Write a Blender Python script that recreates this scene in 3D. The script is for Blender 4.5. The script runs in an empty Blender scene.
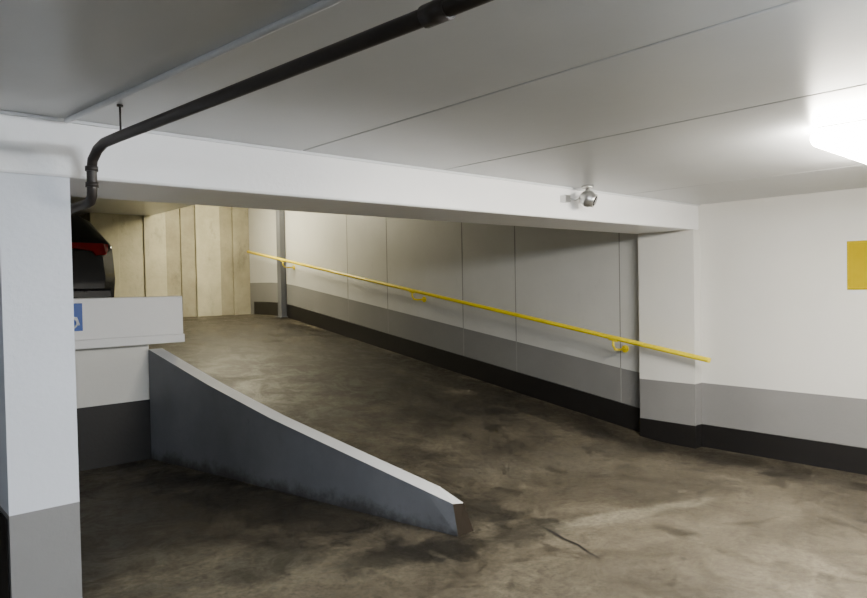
import bpy, math, random
from mathutils import Vector, Matrix
random.seed(3)
S = bpy.context.scene

# ------------------------------------------------------------------ materials
def nmat(name):
    m = bpy.data.materials.new(name); m.use_nodes = True
    nt = m.node_tree; b = nt.nodes['Principled BSDF']
    return m, nt, b
def N(nt, t, **kw):
    n = nt.nodes.new(t)
    for k, v in kw.items(): setattr(n, k, v)
    return n
def noise(nt, scale, detail=4, rough=.6, vec=None, stretch=None, dist=0):
    tc = N(nt, 'ShaderNodeTexCoord')
    src = tc.outputs['Object']
    if stretch:
        mp = N(nt, 'ShaderNodeMapping'); mp.inputs['Scale'].default_value = stretch
        nt.links.new(src, mp.inputs['Vector']); src = mp.outputs['Vector']
    n = N(nt, 'ShaderNodeTexNoise'); n.inputs['Scale'].default_value = scale
    n.inputs['Detail'].default_value = detail; n.inputs['Roughness'].default_value = rough
    n.inputs['Distortion'].default_value = dist
    nt.links.new(src, n.inputs['Vector'])
    return n.outputs['Fac']
def ramp(nt, fac, stops):
    r = N(nt, 'ShaderNodeValToRGB'); e = r.color_ramp.elements
    e[0].position = stops[0][0]; e[0].color = (*stops[0][1], 1)
    e[1].position = stops[-1][0]; e[1].color = (*stops[-1][1], 1)
    for p, c in stops[1:-1]:
        k = e.new(p); k.color = (*c, 1)
    nt.links.new(fac, r.inputs['Fac']); return r.outputs['Color']
def mix(nt, fac, a, b, mode='MIX'):
    m = N(nt, 'ShaderNodeMix', data_type='RGBA', blend_type=mode)
    for s, v in ((0, fac), (6, a), (7, b)):
        if isinstance(v, (int, float)): m.inputs[s].default_value = v
        elif isinstance(v, tuple): m.inputs[s].default_value = (*v, 1)
        else: nt.links.new(v, m.inputs[s])
    return m.outputs[2]
def math_(nt, op, a, b=0.0):
    m = N(nt, 'ShaderNodeMath', operation=op)
    for i, v in enumerate((a, b)):
        if isinstance(v, (int, float)): m.inputs[i].default_value = v
        else: nt.links.new(v, m.inputs[i])
    return m.outputs[0]
def smooth(nt, v, a, b, c=0.0, d=1.0):
    m = N(nt, 'ShaderNodeMapRange', interpolation_type='SMOOTHSTEP')
    nt.links.new(v, m.inputs[0])
    for i, k in enumerate((a, b, c, d)): m.inputs[i+1].default_value = k
    return m.outputs[0]
def bump(nt, b, h, strength, dist=.01):
    n = N(nt, 'ShaderNodeBump'); n.inputs['Strength'].default_value = strength
    n.inputs['Distance'].default_value = dist
    nt.links.new(h, n.inputs['Height']); nt.links.new(n.outputs[0], b.inputs['Normal'])

def paint(name, col, rough=.45, var=.10, dirt=0.0, bumps=.25, scale=40, splash=0):
    m, nt, b = nmat(name)
    dark = tuple(c*(1-var) for c in col)
    c = ramp(nt, noise(nt, 1.6, 6), [(.3, dark), (.7, col)])
    if dirt:
        d = smooth(nt, noise(nt, 7, 8, .75, stretch=(1, 1, .5)), .58, .78)
        c = mix(nt, math_(nt, 'MULTIPLY', d, dirt), c, tuple(k*.45 for k in col))
    if splash:   # grime line where the wall meets the wet floor
        tc = N(nt, 'ShaderNodeTexCoord'); sp = N(nt, 'ShaderNodeSeparateXYZ'); nt.links.new(tc.outputs['Object'], sp.inputs[0])
        h = math_(nt, 'ADD', sp.outputs[2], math_(nt, 'MULTIPLY', math_(nt, 'SUBTRACT', noise(nt, 5, 8, .75), .5), .35))
        c = mix(nt, smooth(nt, h, -.02, .12, splash, 0), c, (.03, .026, .02))
    nt.links.new(c, b.inputs['Base Color'])
    b.inputs['Roughness'].default_value = rough
    bump(nt, b, noise(nt, scale, 5), bumps, .006)
    return m
def plain(name, col, rough=.5, metal=0, emit=None, es=0, spec=.5):
    m, nt, b = nmat(name)
    c = ramp(nt, noise(nt, 9, 3), [(.2, tuple(k*.88 for k in col)), (.8, col)])
    nt.links.new(c, b.inputs['Base Color'])
    b.inputs['Specular IOR Level'].default_value = spec
    b.inputs['Roughness'].default_value = rough; b.inputs['Metallic'].default_value = metal
    if emit:
        b.inputs['Emission Color'].default_value = (*emit, 1); b.inputs['Emission Strength'].default_value = es
    return m

def concrete_floor(name, dark, mid, light, spots):
    m, nt, b = nmat(name)
    c = ramp(nt, noise(nt, .9, 12, .76, dist=.4), [(.34, dark), (.5, mid), (.66, light)])
    tc = N(nt, 'ShaderNodeTexCoord')
    wob = noise(nt, 2.4, 8, .75)
    for (cx, cy, rx, ry, rot, st, col) in spots:
        mp = N(nt, 'ShaderNodeMapping', vector_type='TEXTURE')
        mp.inputs['Location'].default_value = (cx, cy, 0)
        mp.inputs['Rotation'].default_value = (0, 0, math.radians(rot))
        mp.inputs['Scale'].default_value = (rx, ry, 1000)
        nt.links.new(tc.outputs['Object'], mp.inputs['Vector'])
        ln = N(nt, 'ShaderNodeVectorMath', operation='LENGTH')
        nt.links.new(mp.outputs[0], ln.inputs[0])
        d = math_(nt, 'ADD', ln.outputs['Value'], math_(nt, 'MULTIPLY', math_(nt, 'SUBTRACT', wob, .5), 3.4))
        f = smooth(nt, d, .45, 1.2, st, 0.0)
        c = mix(nt, f, c, col)
    # oily blotches, lighter scuffs, fine grit, gum-sized specks
    n2 = noise(nt, 3.0, 12, .82, dist=.6)
    c = mix(nt, smooth(nt, n2, .53, .61, 0, .65), c, tuple(k*.40 for k in dark))
    n4 = noise(nt, 4.5, 10, .82, stretch=(1, .5, 1), dist=.3)
    c = mix(nt, smooth(nt, n4, .59, .68, 0, .35), c, tuple(k*1.2 for k in light))
    n3 = noise(nt, 26, 10, .85)
    c = mix(nt, .85, c, ramp(nt, n3, [(.36, (.16, .155, .15)), (.58, (1, 1, 1))]), 'MULTIPLY')
    n5 = noise(nt, 14, 3, .5)
    c = mix(nt, smooth(nt, n5, .69, .73, 0, .75), c, (.012, .010, .008))
    nt.links.new(c, b.inputs['Base Color'])
    b.inputs['Specular IOR Level'].default_value = .35
    nt.links.new(smooth(nt, n2, .40, .64, .62, .30), b.inputs['Roughness'])
    bump(nt, b, n3, .5, .008)
    return m

def raw_concrete(name, a, bcol):
    m, nt, b = nmat(name)
    c = ramp(nt, noise(nt, 1.5, 9, .7), [(.3, a), (.7, bcol)])
    c = mix(nt, smooth(nt, noise(nt, 3, 8, .7, stretch=(1.4, 1.4, .6)), .54, .72, 0, .5), c, tuple(k*.45 for k in a))
    nt.links.new(c, b.inputs['Base Color']); b.inputs['Roughness'].default_value = .8
    bump(nt, b, noise(nt, 20, 6), .5, .01)
    return m

DK = (.014, .012, .009)
RD = (.040, .034, .026)
SP = [(4.3, 8.0, 2.8, 4.4, 0, .85, RD), (4.4, 11.0, 3.0, 2.2, 0, .6, (.022, .019, .014)),
    (5.85, 6.5, .4, 5.0, 0, .6, DK), (2.75, 6.5, .5, 3.0, 8, .65, DK), (3.3, 3.35, .35, .35, 0, .75, DK),
    (4.3, 6.8, .28, 2.4, 6, .45, DK), (5.2, 6.5, .25, 2.4, 4, .35, DK),
    (3.95, 2.55, .8, .09, -20, .45, (.30, .27, .20)), (4.7, 3.6, 1.0, .35, -10, .35, (.18, .16, .12)),
    (1.88, 3.55, .45, .28, 10, .85, DK), (2.55, 3.05, .55, .20, -15, .85, DK),
    (3.15, 2.80, .4, .2, 0, .7, DK), (1.3, 4.9, 1.3, 1.4, 0, .7, (.028, .023, .015)),
    (2.25, 4.9, .28, 2.0, 12, .75, DK), (5.95, 1.5, .4, 3.0, 0, .55, DK), (4.0, 6.0, .35, .25, 0, .6, (.17, .155, .12))]
M = {}
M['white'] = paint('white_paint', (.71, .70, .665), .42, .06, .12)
M['wramp'] = paint('shaded_white_paint', (.56, .56, .545), .45, .10, .25)  # wall white darkened to carry the ramp's dimmer light, plus some dirt
M['colwhite'] = paint('column_white_paint', (.70, .73, .79), .5, .06, .10)
M['beam'] = paint('beam_white_paint', (.88, .88, .89), .35, .05, .08)
M['ceil'] = paint('ceiling_paint', (.60, .615, .63), .30, .08, .0, .12, 18)
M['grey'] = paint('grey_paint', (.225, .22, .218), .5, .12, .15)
M['gramp'] = paint('shaded_grey_paint', (.20, .198, .195), .5, .15, .25)  # grey band along the ramp, shade put into its colour, plus some dirt
M['bluegrey'] = paint('blue_grey_paint', (.215, .22, .24), .5, .28, .55, splash=.8)
M['bluetop'] = paint('curb_top_paint', (.74, .75, .76), .5, .15, .3)
M['black'] = paint('black_paint', (.009, .008, .008), .45, .2, 0)
M['joint'] = plain('joint_shadow_gap', (.27, .27, .26), .9)
M['brown'] = plain('broken_concrete', (.022, .017, .012), .95, spec=.1)
M['post'] = plain('steel_post_paint', (.11, .115, .13), .5)
M['floor'] = concrete_floor('stained_concrete', (.054, .045, .031), (.110, .093, .065), (.185, .160, .115), SP)
M['conc'] = raw_concrete('board_formed_concrete', (.34, .315, .225), (.54, .51, .38))
M['conc2'] = raw_concrete('board_formed_concrete_dark', (.20, .18, .125), (.36, .33, .235))
M['pipe'] = plain('dark_iron_pipe', (.035, .028, .025), .45, .3)
M['yellow'] = plain('yellow_handrail_paint', (.85, .68, .008), .35)
M['signy'] = plain('yellow_sign_face', (.42, .315, .0), .8, spec=.05)
M['blue'] = plain('blue_sign_face', (.02, .09, .42), .4)
M['signw'] = plain('white_sign_print', (.85, .87, .9), .4)
M['plate'] = plain('number_plate_face', (.35, .36, .36), .4)
M['metal'] = plain('galvanised_steel', (.55, .55, .54), .28, .9)
M['cond'] = plain('conduit_paint', (.70, .72, .74), .4)
M['carp'] = plain('black_car_paint', (.014, .014, .018), .15)
M['glass'] = plain('tinted_glass', (.01, .012, .014), .05)
M['tyre'] = plain('tyre_rubber', (.012, .012, .012), .8)
M['red'] = plain('tail_light_red', (.40, .006, .012), .15)
M['lens'] = plain('black_lens', (.01, .01, .01), .08)
M['warm'] = plain('diffuser_warm', (.9, .9, .85), .4, 0, (1.0, .94, .82), 190)
M['cool'] = plain('diffuser_cool', (.9, .9, .9), .4, 0, (.88, .94, 1.0), 150)
M['cool2'] = plain('diffuser_cool_dim', (.9, .9, .9), .4, 0, (.78, .88, 1.0), 42)
M['yel'] = plain('diffuser_yellow', (.9, .9, .8), .4, 0, (1.0, .90, .62), 110)

# ------------------------------------------------------------------ mesh builder
class MB:
    def __init__(s): s.v = []; s.f = []; s.m = []; s.sm = []
    def poly(s, pts, mi=0):
        b = len(s.v); s.v += [tuple(p) for p in pts]; s.f.append(list(range(b, b+len(pts)))); s.m.append(mi); s.sm.append(False)
    def box(s, x0, x1, y0, y1, z0, z1, mi=0):
        b = len(s.v)
        s.v += [(x, y, z) for z in (z0, z1) for (x, y) in ((x0, y0), (x1, y0), (x1, y1), (x0, y1))]
        for q in ((0, 3, 2, 1), (4, 5, 6, 7), (0, 1, 5, 4), (1, 2, 6, 5), (2, 3, 7, 6), (3, 0, 4, 7)):
            s.f.append([b+i for i in q]); s.m.append(mi); s.sm.append(False)
    def tube(s, pts, r, mi=0, n=14, caps=True):
        pts = [Vector(p) for p in pts]; rs = r if isinstance(r, list) else [r]*len(pts)
        b = len(s.v); up = None
        for i, p in enumerate(pts):
            t = (pts[min(i+1, len(pts)-1)]-pts[max(i-1, 0)]).normalized()
            if up is None:
                up = Vector((0, 0, 1)) if abs(t.z) < .9 else Vector((1, 0, 0))
            a = (up - t*up.dot(t)).normalized(); up = a; c = t.cross(a)
            for k in range(n):
                g = 2*math.pi*k/n
                s.v.append(tuple(p+(a*math.cos(g)+c*math.sin(g))*rs[i]))
        for i in range(len(pts)-1):
            for k in range(n):
                k2 = (k+1) % n
                s.f.append([b+i*n+k, b+i*n+k2, b+(i+1)*n+k2, b+(i+1)*n+k]); s.m.append(mi); s.sm.append(True)
        if caps:
            s.f.append([b+k for k in range(n)][::-1]); s.m.append(mi); s.sm.append(False)
            s.f.append([b+(len(pts)-1)*n+k for k in range(n)]); s.m.append(mi); s.sm.append(False)
    def build(s, name, mats, bevel=0, parent=None, segs=2):
        me = bpy.data.meshes.new(name); me.from_pydata(s.v, [], s.f)
        for k in mats: me.materials.append(M[k])
        for i, p in enumerate(me.polygons): p.material_index = s.m[i]; p.use_smooth = s.sm[i]
        me.update()
        o = bpy.data.objects.new(name, me); S.collection.objects.link(o)
        if bevel:
            bv = o.modifiers.new('bevel', 'BEVEL'); bv.width = bevel; bv.segments = segs; bv.limit_method = 'ANGLE'
        if parent: o.parent = parent
        return o
def empty(name):
    e = bpy.data.objects.new(name, None); S.collection.objects.link(e); return e

XW, HC, BZ = 6.18, 2.305, 2.065
Y0, Y1 = 3.07, 3.68          # beam front / back
YB = 12.2
def fz(y):
    # floor profile along the ramp
    a, b, s = 3.45, 11.0, .1425
    def soft(t, k=.35): return 0 if t < -k else (t if t > k else (t+k)**2/(4*k))
    return s*(soft(y-a)-soft(y-b, .6)) 

# ------------------------------------------------------------------ shell
mb = MB(); mb.box(-6, 6.35, -5, 6.6, -.2, 0); mb.build('floor', ['floor'])

def left_x(y): return 2.915+(y-3.05)*(-.69/3.48) if y < 6.53 else 2.225
mb = MB(); ys = [3.0+i*.1 for i in range(107)]
nx = 8
for i in range(len(ys)-1):
    for k in range(nx):
        q = []
        for (y, kk) in ((ys[i], k), (ys[i], k+1), (ys[i+1], k+1), (ys[i+1], k)):
            xl = left_x(y)+.02; q.append((xl+(XW+.005-xl)*kk/nx, y, fz(y)-.0015+(.001 if y > 3.15 else -.004)))
        mb.poly(q)
mb.build('floor_ramp', ['floor'])

mb = MB(); mb.box(-6, 2.25, 6.60, 13.6, -.2, 1.06); mb.build('floor_upper_deck', ['floor'])

# lower ceiling as precast planks with real gaps
mb = MB(); xs = [-6, -5.2, -4.2, -3.2, -2.2, -1.2, -.2, 1.86, 2.86, 4.9, 6.35]
for a, b in zip(xs[:-1], xs[1:]): mb.box(a+.004, b-.004, -5, Y0+.02, HC, HC+.2)
mb.box(-6, 6.35, -5, Y0+.02, HC+.02, HC+.25)
mb.build('ceiling', ['ceil'], .006)
mb = MB(); mb.box(-6, 4.3, Y1-.02, 13.7, 2.9, 3.5); mb.box(4.3, 6.35, Y1-.02, 13.7, 3.32, 3.5)
mb.build('ceiling_upper', ['ceil'], .01)

# beam
mb = MB(); mb.box(-6, XW, Y0, Y1, BZ, 3.5); mb.build('ceiling_beam', ['beam'], .012)

# right wall
mb = MB()
ys = [-5, 0, 3.0, 3.4]+[3.6+i*.3 for i in range(30)]+[13.7]
G = lambda y: .61+max(0, fz(y))
for a, b in zip(ys[:-1], ys[1:]):
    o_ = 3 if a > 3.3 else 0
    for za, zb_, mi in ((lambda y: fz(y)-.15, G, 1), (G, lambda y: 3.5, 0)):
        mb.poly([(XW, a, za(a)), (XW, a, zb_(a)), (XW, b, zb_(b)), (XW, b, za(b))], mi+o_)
mb.box(XW+.01, XW+.17, -5, 13.7, -.2, 3.5, 0)
for y in (3.94, 5.38, 6.29, 7.88, 8.9):
    mb.box(XW-.002, XW+.005, y-.006, y+.006, fz(y)+.2, 3.4, 2)
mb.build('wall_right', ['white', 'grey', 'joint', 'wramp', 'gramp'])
# black skirting following the slope
mb = MB()
def skirt(mb, x, ys, h=.215, t=.018):
    for a, b in zip(ys[:-1], ys[1:]):
        za, zb2 = fz(a), fz(b)
        mb.poly([(x-t, a, za-.02), (x-t, a, za+h), (x-t, b, zb2+h), (x-t, b, zb2-.02)])
        mb.poly([(x-t, a, za+h), (x+.002, a, za+h), (x+.002, b, zb2+h), (x-t, b, zb2+h)])
skirt(mb, XW, [-5, 0, 3.07], .215)
skirt(mb, XW, [3.66+i*.2 for i in range(43)], .245)
mb.build('baseboard_right', ['black'])

def column(name, x0, x1, y0, y1, z0, ztop, wm, gz, bz, by=0):
    mb = MB()
    mb.box(x0, x1, y0, y1, gz, ztop, 0); mb.box(x0, x1, y0, y1, bz, gz, 1); mb.box(x0-.004, x1+.0, y0-.004, y1+.004, z0, bz, 2)
    return mb.build(name, [wm, 'grey', 'black'])
column('concrete_column', .505, .757, Y0, Y0+.6, 0, BZ, 'colwhite', .72, .02)
column('concrete_column', 6.05, XW-.001, Y0-.01, 3.64, 0, BZ, 'white', .61, .215)
mb = MB(); mb.box(.500, .504, Y0+.03, Y0+.57, .0, .70); mb.build('trim_1', ['black'])

# back wall of board-formed concrete
mb = MB()
for a, b, d, mi in ((-6, 3.3, 1.35, 1), (3.3, 3.75, 0, 0), (3.75, 4.17, .04, 0), (4.17, 4.55, 0, 0), (4.56, 4.83, .06, 1), (4.83, 5.09, .03, 1), (5.10, 5.57, 0, 0), (5.58, 5.84, .06, 1), (5.84, 6.18, .03, 1)):
    mb.box(a, b, YB+d, 13.8, .9, 3.5, mi)
mb.build('wall_back', ['conc', 'conc2'], .01)
mb = MB(); mb.box(6.06, 6.17, 10.82, 10.95, fz(10.9), 3.30); mb.box(6.02, 6.175, 10.78, 10.99, fz(10.9), fz(10.9)+.02)
mb.build('steel_post', ['post'], .006)

mb = MB(); mb.box(-6.2, -6, -5, 13.8, -.2, 3.5); mb.build('wall_left', ['white'])
mb = MB(); mb.box(-6, 6.35, -5.2, -5, -.2, 3.5); mb.build('wall_front', ['white'])

# retaining wall below the deck + parapet
mb = MB(); mb.box(-6, 2.24, 6.52, 6.6, .56, 1.09, 0); mb.box(-6, 2.245, 6.51, 6.6, 0, .56, 1)
mb.build('wall_deck_retaining', ['white', 'black'])
mb = MB(); mb.box(-6, 2.52, 6.38, 6.56, 1.17, 1.53, 0); mb.box(-6, 2.53, 6.37, 6.58, 1.09, 1.17, 0)
mb.build('parapet_wall', ['beam'], .008)

# tapering ramp curb wall
mb = MB()
st = [(3.07, .20), (3.3, .25), (3.9, .375), (4.8, .565), (5.6, .77), (6.50, 1.035)]
T = .13
P = []
for y, h in st:
    x = left_x(y); P.append(((x, y, 0), (x, y, h), (x+T, y, h), (x+T, y, 0)))
P[0] = ((2.92, 3.05, 0), (2.925, 3.10, .195), (3.03, 3.11, .175), (3.06, 3.05, 0))
for a, b in zip(P[:-1], P[1:]):
    mb.poly([a[0], a[1], b[1], b[0]], 0)
    mb.poly([a[1], a[2], b[2], b[1]], 1)
    mb.poly([a[2], a[3], b[3], b[2]], 0)
mb.poly([P[0][0], P[0][3], P[0][2], P[0][1]], 2); mb.poly(P[-1], 0)
o = mb.build('ramp_curb_wall', ['bluegrey', 'bluetop', 'brown'])

# crack in the floor
mb = MB(); pts = [(3.43, 2.80), (3.40, 2.68), (3.36, 2.57), (3.34, 2.44), (3.29, 2.33), (3.27, 2.24)]
for (a, b), w, w2 in zip(zip(pts[:-1], pts[1:]), (.004, .010, .012, .010, .007), (.010, .012, .010, .007, .003)):
    mb.poly([(a[0]-w, a[1], .002), (a[0]+w, a[1], .002), (b[0]+w2, b[1], .002), (b[0]-w2, b[1], .002)])
mb.build('floor_crack', ['black'])

# ------------------------------------------------------------------ handrail
root = empty('handrail')
def rz(y): return .86+.158*(y-2.89)
mb = MB(); X = 5.955
mb.tube([(X, 2.87, rz(2.87)), (X, 2.89, rz(2.89))]+[(X, 2.9+i*1.0, rz(2.9+i)) for i in range(9)]+[(X, 11.85, rz(11.85))], .024)
mb.build('rail', ['yellow'], parent=root)
for i, y in enumerate((3.88, 7.05, 10.55)):
    mb = MB(); z = rz(y)
    mb.tube([(X, y, z-.01), (X, y, z-.08), (X+.03, y, z-.12), (X+.09, y, z-.13), (XW, y, z-.13)], .012, n=10)
    mb.tube([(XW-.012, y, z-.13), (XW, y, z-.13)], .04)
    mb.tube([(X, y-.05, z-.018-.008), (X, y+.05, z-.018+.008)], .018, n=8)
    mb.build('bracket_%d' % (i+1), ['yellow'], parent=root)

# ------------------------------------------------------------------ drain pipe
root = empty('drain_pipe')
mb = MB()
pts = [(1.22, -2.0, 2.19), (1.0, 1.1, 2.19), (.848, 2.73, 2.187), (.834, 2.86, 2.184), (.826, 2.92, 2.167), (.818, 2.965, 2.13), (.816, 2.975, 2.09),
       (.816, 2.975, 2.02), (.816, 2.98, 1.985), (.815, 3.0, 1.965), (.812, 3.05, 1.96), (.80, 3.9, 1.96), (.78, 6.3, 1.97)]
mb.tube(pts, .020)
for a, b in (((1.004, 1.05, 2.19), (.999, 1.12, 2.19)), ((.816, 2.975, 2.105), (.816, 2.975, 2.085)), ((.816, 2.975, 2.04), (.816, 2.975, 2.02))):
    mb.tube([a, b], .025)
mb.build('pipe', ['pipe'], parent=root)
mb = MB()
for x, y in ((.850, 2.71), (1.03, .95), (1.105, -.2)):
    mb.tube([(x, y, 2.205), (x, y, HC-.001)], .004, n=6)
    mb.tube([(x, y, 2.298), (x, y, HC-.001)], .012, n=10)
mb.build('hangers', ['pipe'], parent=root)

mb = MB(); mb.tube([(.745, Y0-.03, HC-.013), (.93, 1.4, HC-.013), (1.06, -.2, HC-.013), (1.14, -1.5, HC-.013)], .011, n=8)
mb.build('electrical_conduit', ['cond'])
mb = MB(); mb.box(-6, 6.18, Y0-.012, Y0, HC-.014, HC-.001); mb.build('trim_2', ['cond'])

# ------------------------------------------------------------------ security camera
root = empty('security_camera')
mb = MB(); cx, cy = 4.20, 2.94
mb.tube([(cx, cy, HC-.001), (cx, cy, HC-.02)], .045); mb.tube([(cx, cy, HC-.02), (cx, cy, HC-.05)], .016)
mb.build('mount', ['metal'], parent=root)
a = Vector((cx, cy, HC-.095)); d = Vector((.35, -.80, -.35)).normalized()
mb = MB(); pr = [(-.062, .004), (-.058, .024), (-.045, .043), (-.022, .058), (0, .063), (.022, .060), (.040, .050), (.058, .050)]
mb.tube([a+d*t for t, r in pr], [r for t, r in pr], n=22); mb.build('housing', ['metal'], parent=root)
mb = MB(); mb.tube([a+d*.0585, a+d*.064], [.040, .030], n=18); mb.build('lens', ['lens'], parent=root)
mb = MB(); mb.box(cx-.16, cx-.10, Y0-.05, Y0, HC-.12, HC-.07); mb.tube([(cx-.11, Y0-.03, HC-.09), (cx-.05, Y0-.06, HC-.10), (cx-.02, cy+.02, HC-.07)], .006, n=6)
mb.build('junction_box', ['metal'], parent=root)

# ------------------------------------------------------------------ signs
mb = MB(); mb.box(XW-.008, XW, 1.10, 1.82, 1.49, 1.885); mb.build('wall_sign', ['signy'], .002)
root = empty('accessible_parking_sign')
mb = MB(); mb.box(1.36, 1.64, 6.372, 6.38, 1.25, 1.49); mb.build('panel', ['blue'], .002, parent=root)
mb = MB(); y = 6.369
ring = [(1.55+.045*math.cos(t*.4-2.6), y, 1.32+.045*math.sin(t*.4-2.6)) for t in range(13)]
mb.tube(ring, .007, n=6); mb.tube([(1.545, y, 1.43), (1.55, y, 1.37), (1.59, y, 1.365), (1.61, y, 1.30)], .008, n=6)
mb.tube([(1.545, y-.001, 1.452), (1.545, y+.001, 1.452)], .013, n=10)
for k in range(3): mb.box(1.38, 1.48, y-.001, y+.003, 1.43-k*.05, 1.445-k*.05)
mb.build('symbol', ['signw'], parent=root)

# ------------------------------------------------------------------ light fixtures
def fixture(x, y, z, L, em):
    r = empty('ceiling_light_fixture'); w = .13
    mb = MB(); mb2 = MB()
    mb.box(x-L/2+.03, x+L/2-.03, y-w+.03, y+w-.03, z-.012, z-.001); mb2.box(x-L/2, x+L/2, y-w, y+w, z-.095, z-.012)
    mb.build('base_tray', ['cond'], .004, parent=r); mb2.build('diffuser', [em], .04, parent=r, segs=5)
fixture(4.08, 1.05, HC, 1.25, 'warm')
fixture(1.80, -.15, HC, 1.25, 'cool')
fixture(-1.9, .9, HC, 1.25, 'cool2')
fixture(0.6, -3.0, HC, 1.25, 'cool2')  # unseen fixture behind the camera, added to lift the overall brightness
fixture(4.9, 10.5, 3.32, 1.25, 'yel')

# ------------------------------------------------------------------ car
root = empty('car')
mb = MB(); CX, CY, CZ = 1.68, 8.40, 1.06
stn = [(0, .74, .40, .96, 1.0, .55), (.05, .86, .28, 1.06, 1.10, .72), (.14, .89, .24, 1.10, 1.17, .74), (.36, .90, .22, 1.10, 1.42, .66), (.60, .90, .22, 1.10, 1.51, .62),
       (1.5, .91, .2, 1.08, 1.55, .64), (2.3, .91, .2, 1.04, 1.50, .60), (3.05, .90, .2, 1.0, 1.06, .72), (3.75, .88, .22, .92, .97, .66), (4.1, .80, .28, .80, .84, .6), (4.22, .66, .38, .68, .71, .5)]
rings = []
for (yy, w, zb, be, top, wr) in stn:
    h = [(0, zb), (w*.86, zb), (w*.97, zb+.12), (w, (zb+be)/2), (w*.97, be-.04), (w*.93, be), (wr*1.04, be+(top-be)*.8), (wr*.86, top-.005), (0, top)]
    rings.append([(x, yy, z) for x, z in h]+[(-x, yy, z) for x, z in h[-2:0:-1]])
n = len(rings[0])
mb.v = [(CX+x, CY+y, CZ+z) for r in rings for (x, y, z) in r]
for i in range(len(rings)-1):
    for k in range(n):
        k2 = (k+1) % n
        mb.f.append([i*n+k, i*n+k2, (i+1)*n+k2, (i+1)*n+k])
        kk = k if k < 8 else 15-k
        side = (kk == 5 and 2 <= i <= 6); rearwin = (kk in (6, 7) and i in (2, 3)); wind = (kk in (6, 7) and i == 6)
        mb.m.append(1 if (side or rearwin or wind) else 0); mb.sm.append(True)
mb.f.append(list(range(n))); mb.m.append(0); mb.sm.append(False)
mb.f.append([(len(rings)-1)*n+k for k in range(n)][::-1]); mb.m.append(0); mb.sm.append(False)
mb.build('body', ['carp', 'glass'], parent=root)
for i, (sx, yy) in enumerate(((-1, .8), (1, .8), (-1, 3.4), (1, 3.4))):
    mb = MB(); xw = CX+sx*.80
    mb.tube([(xw-.11, CY+yy, CZ+.335), (xw-.09, CY+yy, CZ+.335), (xw+.09, CY+yy, CZ+.335), (xw+.11, CY+yy, CZ+.335)], [.29, .33, .33, .29], 0, 28)
    mb.tube([(xw+sx*.105, CY+yy, CZ+.335), (xw+sx*.122, CY+yy, CZ+.335)], [.20, .18], 1, 20)
    mb.build('wheel_%d' % (i+1), ['tyre', 'metal'], parent=root)
for i, sx in enumerate((-1, 1)):
    mb = MB()
    f = [(.36, -.01, 1.08), (.72, .03, 1.08), (.78, .06, 1.07), (.78, .06, 1.01), (.74, .0, .95), (.64, -.01, .94), (.60, -.01, .99), (.36, -.01, 1.03)]
    pts = [(CX+sx*x, CY+y-.012, CZ+z) for x, y, z in f]
    mb.poly([pts[0], pts[1], pts[6], pts[7]]); mb.poly([pts[1], pts[4], pts[5], pts[6]]); mb.poly([pts[1], pts[2], pts[3], pts[4]])
    o = mb.build('tail_light_%d' % (i+1), ['red'], parent=root)
    sol = o.modifiers.new('s', 'SOLIDIFY'); sol.thickness = .03; sol.offset = 0
mb = MB(); mb.box(CX-.80, CX+.80, CY-.07, CY+.08, CZ+.36, CZ+.56); mb.build('rear_bumper', ['carp'], .03, parent=root, segs=3)
mb = MB(); mb.box(CX-.26, CX+.26, CY-.03, CY+.0, CZ+.66, CZ+.78); mb.build('number_plate', ['plate'], .004, parent=root)
mb = MB(); mb.box(CX-.34, CX+.34, CY-.025, CY+.01, CZ+.85, CZ+.87); mb.build('boot_trim', ['metal'], .004, parent=root)

# ------------------------------------------------------------------ world + camera
w = bpy.data.worlds.new('world'); S.world = w; w.use_nodes = True
w.node_tree.nodes['Background'].inputs[0].default_value = (.5, .55, .6, 1)
w.node_tree.nodes['Background'].inputs[1].default_value = .02
cd = bpy.data.cameras.new('camera'); cam = bpy.data.objects.new('camera', cd); S.collection.objects.link(cam)
cd.sensor_width = 36; cd.lens = 27.95
fw = Vector((math.cos(math.radians(48)), math.sin(math.radians(48)), -math.tan(math.radians(1.28))))
q = fw.to_track_quat('-Z', 'Y')
cam.matrix_world = Matrix.Translation((0, 0, 1.6)) @ q.to_matrix().to_4x4() @ Matrix.Rotation(math.radians(-1.06), 4, 'Z')
S.camera = cam
